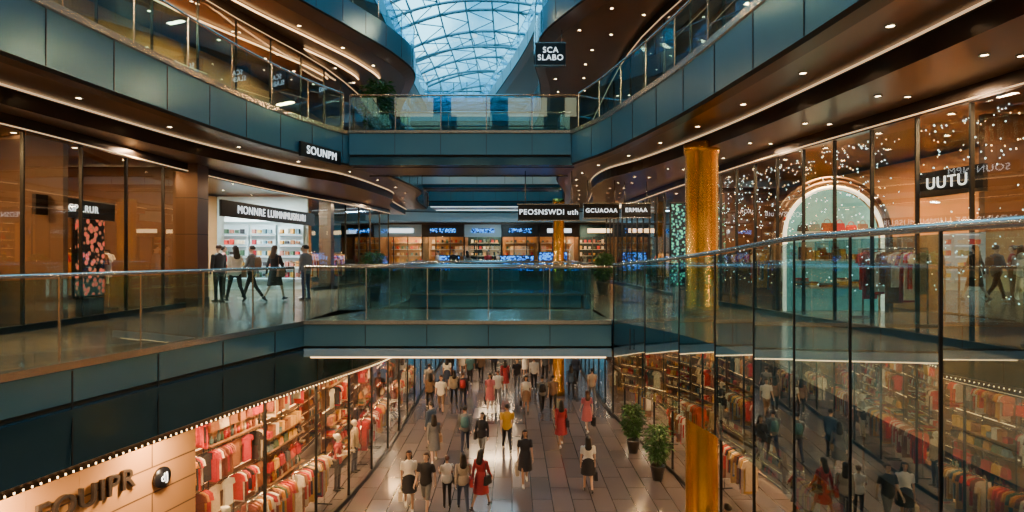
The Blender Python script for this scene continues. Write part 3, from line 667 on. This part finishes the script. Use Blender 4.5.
    for T2,t in lofts:
        zs=[q[0] for q in T2]; rx=np.interp(C[:,2],zs,[q[1] for q in T2]); ry=np.interp(C[:,2],zs,[q[2] for q in T2])
        k=np.sqrt((C[:,0]/rx)**2+(C[:,1]/ry)**2); dd=(k-1)*np.minimum(rx,ry); dz=np.maximum(zs[0]-C[:,2],C[:,2]-zs[-1]); upd(np.maximum(dd,dz),t)
    for c,r,t in ells:
        c=np.array(c);r=np.array(r); k=np.linalg.norm((C-c)/r,axis=1); upd((k-1)*r.min(),t)
    k=(C[:,2]>H+.61); tag[k]=0
    out=MB(); out.mats=list(SLOTS); out.v=[tuple(v) for v in V]; out.f=faces; out.m=[int(t) for t in tag]; out.sm=[True]*len(faces)
    for s,w,D in hands:
        N=Vector((-s,0,0)); N=(N-D*N.dot(D)).normalized(); Fw=D.cross(N)*s; Fw=Fw if Fw.y>0 or D.y>.5 else -Fw; Fw.normalize()
        out.ell(w+D*.045,(D*.052,Fw*.04*g,N*.015),SK,10,8)
        for i,(off,L) in enumerate(((.03,.068),(.01,.076),(-.01,.07),(-.029,.055))):
            p=w+D*.082+Fw*off*g; ang=.25
            for j in range(3):
                dd=(D*math.cos(ang)+N*math.sin(ang)).normalized(); q=p+dd*L*(.42,.32,.26)[j]; out.capsule(p,q,.0088-.001*j,.0082-.001*j,SK,6); p=q; ang+=.4
        p=w+D*.022+Fw*.03; q=p+(Fw*.6+D*.7+N*.3).normalized()*.038; out.capsule(p,q,.012,.01,SK,6); out.capsule(q,q+(Fw*.25+D*.85+N*.4).normalized()*.03,.01,.008,SK,6)
    for s in(-1,1):
        out.sph(hc+Vector((s*.03,.083,.005)),(.012,.008,.007),DRK,8,6); out.sph(hc+Vector((s*.031,.084,.024)),(.017,.007,.0035),PT[3],6,4)
    out.sph(hc+Vector((0,.083,-.05)),(.022,.008,.0065),LIP,8,5)
    def hf(p):
        q=p-hc
        if q.y>.02 and q.z<.055-.1*max(0,.05-q.y): return hc+Vector((q.x*.6,q.y*.5,q.z*.9))
        if hair=='short' and q.z<-.02: return hc+Vector((q.x*.75,q.y*.8,q.z*.8))
        return p
    out.ell(hc+Vector((0,-.014,.026)),((.088,0,0),(0,.107,0),(0,0,.094)),PT[3],20,16,hf)
    if hair=='long':
        out.rings([[Vector((wx*math.cos(a),yc+wy*math.sin(a),hc.z+z)) for a in [2*math.pi*j/14 for j in range(14)]] for z,wx,wy,yc in((.08,.06,.05,-.04),(.02,.086,.06,-.05),(-.06,.09,.05,-.065),(-.14,.1,.045,-.085),(-.22,.11,.035,-.115),(-.28,.09,.022,-.125),(-.31,.04,.01,-.125))],PT[3])
    if hair=='bun': out.sph(hc+Vector((0,-.115,.06)),.042,PT[3],10,8)
    B=PT[4]
    if bag=='backpack':
        out.rings([[Vector((x*sx,-.2+y*sy,H+z)) for x,y in [(math.cos(a),math.sin(a)) for a in [2*math.pi*j/16 for j in range(16)]]] for z,sx,sy in((.1,.1,.06),(.13,.14,.09),(.3,.145,.1),(.44,.12,.08),(.48,.07,.04))],B)
        for s in(-1,1): out.tube([(s*.1,-.13,H+.46),(s*.11,0,H+.515),(s*.12,.13,H+.4),(s*.13,.1,H+.22),(s*.14,-.1,H+.15)],.016,B,6)
    if bag=='shoulder':
        x=.235; out.box((x,-.02,H-.02),(.1,.3,.24),B,0,.85); out.tube([(x,.1,H+.09),(.2,.06,H+.4),(.14,0,H+.535),(.2,-.08,H+.4),(x,-.14,H+.09)],.011,B,6)
    if bag in('paper','tote'):
        s,w,D=hands[1]; c=w+D*.1; h=.34 if bag=='paper' else .26
        out.box((c.x+.02,c.y,c.z-.12-h/2),(.12,.28,h),B,0,1.0 if bag=='paper' else .8)
        for e in(-.04,.04): out.tube([(c.x+.02+e*.5,c.y-.08,c.z-.12),(c.x+e*.2,c.y-.03,c.z),(c.x+e*.2,c.y+.03,c.z),(c.x+.02+e*.5,c.y+.08,c.z-.12)],.006,B,5)
    return out.mesh('figure_'+key)
W1=((.42,.05,.12),(-.32,.35,-.55)); W2=((-.30,.3,-.5),(.40,.08,.1)); ST=((.03,.04,0),(-.03,.03,0)); W3=((.22,.1,0),(-.18,.5,-.6))
A1=((-.35,.1,.25),(.3,.1,.35)); A2=((.3,.1,.35),(-.3,.1,.2)); A0=((.05,.12,.15),(-.02,.12,.2)); AB=((-.2,.12,.3),(.25,.15,1.5)); AP=((.35,.12,1.4),(.3,.1,1.5))
VAR={
 'man_a':person_mesh('man_a',False,W1,A1,'trousers','short','short'),
 'man_b':person_mesh('man_b',False,W2,A2,'trousers','long','short','backpack'),
 'man_c':person_mesh('man_c',False,ST,A0,'trousers','long','short'),
 'man_d':person_mesh('man_d',False,W3,A1,'shorts','short','short'),
 'woman_a':person_mesh('woman_a',True,W2,A2,'dress','short','long','paper'),
 'woman_b':person_mesh('woman_b',True,W1,AB,'trousers','long','long','shoulder'),
 'woman_c':person_mesh('woman_c',True,W3,A0,'skirt','short','long','tote'),
 'woman_d':person_mesh('woman_d',True,ST,AP,'trousers','short','bun','shoulder'),
 'woman_e':person_mesh('woman_e',True,W2,A1,'dress','long','long','shoulder')}
COL={'w':(.75,.73,.68),'k':(.015,.015,.02),'g':(.16,.17,.18),'n':(.03,.045,.09),'r':(.36,.03,.04),'p':(.5,.14,.17),'y':(.6,.34,.03),'b':(.25,.15,.09),'t':(.08,.2,.22),'d':(.05,.09,.16),'m':(.35,.3,.25),'c':(.55,.45,.33)}
def cm(k): return mat('fabric_'+k,COL[k],.75,noise=.15,nscale=20)
HAIR=mat('hair_black',(.012,.009,.008),.45); HAIRB=mat('hair_brown',(.07,.035,.02),.45); SHOE=mat('shoe_black',(.02,.02,.02),.4); SHOEW=mat('shoe_white',(.7,.7,.68),.5)
SKB=[mat('skin_a',(.55,.34,.24),.5),mat('skin_b',(.38,.21,.13),.5),mat('skin_c',(.62,.42,.31),.5)]
def person(x,y,z,var,hd,top,bot,sc=1,bag='b'):
    me=VAR[var]; nm=('woman' if var[0]=='w' else 'man')+('_standing' if var in('man_c','woman_d') else '_walking')
    o=link(nm,me,(x,y,z),hd,None,sc)
    for i,m in enumerate((R.choice(SKB),cm(top),cm(bot),R.choice((SHOE,SHOE,SHOEW)),R.choice((HAIR,HAIR,HAIRB)),cm(bag))):
        o.material_slots[i].link='OBJECT'; o.material_slots[i].material=m
    return o
def pg(px,fy,*a,**k):
    d=EYE*F/(fy-255); person((px-512)/F*d,d,0,*a,**k)
PI=math.pi
for q in [(409,510,'woman_c',PI+.2,'w','k',1,'c'),(426,513,'man_d',PI-.3,'k','g',1,'b'),(447,506,'woman_d',.4,'w','k',.86,'k'),(463,511,'woman_b',.2,'m','n',.98,'r'),(481,508,'woman_e',-.5,'r','d',1,'k'),
 (525,484,'woman_a',PI+.1,'k','k',1.02,'c'),(588,491,'woman_c',0,'w','k',1,'k'),(561,446,'woman_e',.1,'r','r',1.03,'k'),(507,450,'man_a',.15,'y','k',1.02,'b'),(482,459,'woman_b',PI-.2,'k','g',1,'k'),(465,452,'man_b',0,'g','n',1,'t'),
 (434,462,'woman_e',.2,'g','k',1,'b'),(431,447,'man_c',1,'d','k',1,'k'),(587,431,'woman_a',.2,'p','p',1,'k'),(542,412,'man_b',.1,'g','k',1,'k'),(553,411,'man_a',0,'b','k',1,'k'),(526,412,'woman_c',PI,'w','b',1,'k'),
 (490,409,'woman_a',PI,'p','p',1,'k'),(498,404,'man_a',.1,'w','g',1,'k'),(463,407,'man_b',0,'k','n',1,'r'),(454,404,'woman_b',.2,'c','k',1,'k'),(441,412,'man_d',PI,'w','b',1,'k'),(430,408,'woman_b',.3,'b','k',1,'k'),(429,396,'man_a',0,'g','k',1,'k'),
 (517,389,'man_a',PI,'k','g',1,'k'),(505,391,'woman_e',0,'r','k',1,'k'),(534,388,'man_c',0,'w','k',1,'k'),(571,397,'woman_b',0,'d','k',1,'k'),(592,402,'man_a',.1,'m','g',1,'k'),(576,384,'man_b',PI,'n','k',1,'k'),(447,388,'woman_c',0,'w','n',1,'k'),
 (470,383,'man_a',0,'t','k',1,'k'),(481,380,'woman_b',PI,'b','k',1,'k'),(450,379,'man_b',0,'k','k',1,'k'),(525,376,'woman_a',0,'w','k',1,'k'),(545,378,'man_a',PI,'g','k',1,'k'),(494,374,'man_b',0,'n','k',1,'k'),(462,372,'woman_e',PI,'m','k',1,'k'),(510,370,'man_c',0,'k','g',1,'k'),(551,372,'woman_c',0,'m','k',1,'k'),(476,368,'man_a',PI,'w','k',1,'k')]:
    pg(q[0],q[1],q[2],q[3],q[4],q[5],sc=q[6],bag=q[7])
person(4.85,13.5,0,'man_b',.3,'k','n')
for x,y,v,h,t,b in [(-9.0,18.4,'man_c',1.2,'k','k'),(-8.4,18.2,'woman_b',.9,'w','k'),(-8.2,18.9,'man_b',1.6,'g','k'),(-7.35,18.6,'woman_e',-.3,'k','k'),(-6.6,19.2,'man_c',1.2,'g','n'),(-6.9,19.9,'woman_d',2,'p','k'),(-9.8,20.4,'woman_d',-1,'r','k'),
  (-3.4,35,'man_c',PI,'k','k'),(-2.7,36,'woman_b',.4,'g','k'),(-4.4,35.5,'man_a',1.5,'w','k'),(-1.5,37.5,'woman_e',PI,'r','k'),(-.9,39,'man_b',0,'k','n')]:
    person(x,y,L1,v,h,t,b)
MQ=mat('mannequin_shell',(.7,.66,.6),.35)
for path,sd,y,o_,z,v,t,b in((SF0L,-1,18.5,-.6,0,'woman_d','r','k'),(SF0L,-1,20.2,-.6,0,'man_c','c','n'),(SF0L,-1,25.5,-.6,0,'woman_d','k','w'),(SF0L,-1,13.0,-.6,0,'woman_d','w','r'),(SF1R,1,9.2,-1.1,L1,'man_c','w','g')):
    o=place(path,sd,y,o_,z,VAR[v],'mannequin',PI)
    for i,m in enumerate((MQ,cm(t),cm(b),SHOE,MQ,cm('k'))): o.material_slots[i].link='OBJECT'; o.material_slots[i].material=m
# ---------------------------------------------------------------- lights
WARM=(1,.56,.24); WARM2=(1,.68,.38); COOL=(.6,.88,1)
def row(path,side,ys,o,z,p,col,sx=1.2,sy=.3):
    pp=resample(path,.5); N=normals(pp,side)
    for y in ys:
        i=min(range(len(pp)),key=lambda k:abs(pp[k].y-y)); c=pp[i]+N[i]*o; area((c.x,c.y,z),sx,sy,p,col)
row(SF0L,-1,(12.5,15,18,21.5,25,30),-.9,4.25,420,WARM); row(SF0R,1,(6,10,14,18,22,27),-1.6,4.45,280,WARM)
row(SF1L,-1,(5,9,14,27,30),-2,9.75,300,WARM); row(SF1L,-1,(19,22.5),-1.5,9.75,560,(.85,1,.97))
row(SF1R,1,(4,8,12,15,19,24,29),-2,9.75,300,WARM)
row(SF2L,-1,(6,11,16,21,26),-2,15.3,420,WARM); row(SF2R,1,(6,11,16,21,26),-2,15.3,320,WARM)
row(SF3L,-1,(20,30,45),-1.5,20.8,300,WARM); row(SF3R,1,(20,30,45),-1.5,20.8,260,WARM2)
row(PL1R,1,(3,8,18,26),-2.2,L1-1.4,90,WARM2,.5,.2); row(SF0L,-1,(8,10.5),.7,L1-1.6,170,WARM2,.5,.2)
row(PL2R,1,(4,9,14,22,30),-2.3,L2-1.5,80,WARM2,.3,.3); row(PL2L,-1,(4,9,14,22,30),-2.0,L2-1.5,80,WARM2,.3,.3)
for x in(-7,-1,5): area((x,45.5,L1+3.6),2.5,.5,420,WARM2); area((x,61.5,L2+3.8),2.5,.5,380,WARM2)
area((-1,38,L2-1.1),3,.5,350,COOL)
for y in(36,46): area((-1,y,L1-1.05),3,.4,480,WARM2)
# world
w=bpy.data.worlds.new('world'); bpy.context.scene.world=w; w.use_nodes=True; nt=w.node_tree; bg=nt.nodes['Background']
tc=nt.nodes.new('ShaderNodeTexCoord'); n=nt.nodes.new('ShaderNodeTexNoise'); n.inputs['Scale'].default_value=6; n.inputs['Detail'].default_value=6
r=nt.nodes.new('ShaderNodeValToRGB'); r.color_ramp.elements[0].position=.44; r.color_ramp.elements[0].color=(.03,.22,.36,1); r.color_ramp.elements[1].position=.64; r.color_ramp.elements[1].color=(.40,.78,.93,1)
nt.links.new(tc.outputs['Generated'],n.inputs['Vector']); nt.links.new(n.outputs['Fac'],r.inputs[0]); nt.links.new(r.outputs[0],bg.inputs[0]); bg.inputs[1].default_value=5.0
# camera
c=bpy.data.cameras.new('camera'); c.sensor_width=36; c.lens=36*F/1024; c.clip_end=300
co=bpy.data.objects.new('camera',c); co.location=(0,0,EYE); co.rotation_euler=(math.pi/2,0,0); bpy.context.scene.collection.objects.link(co); bpy.context.scene.camera=co
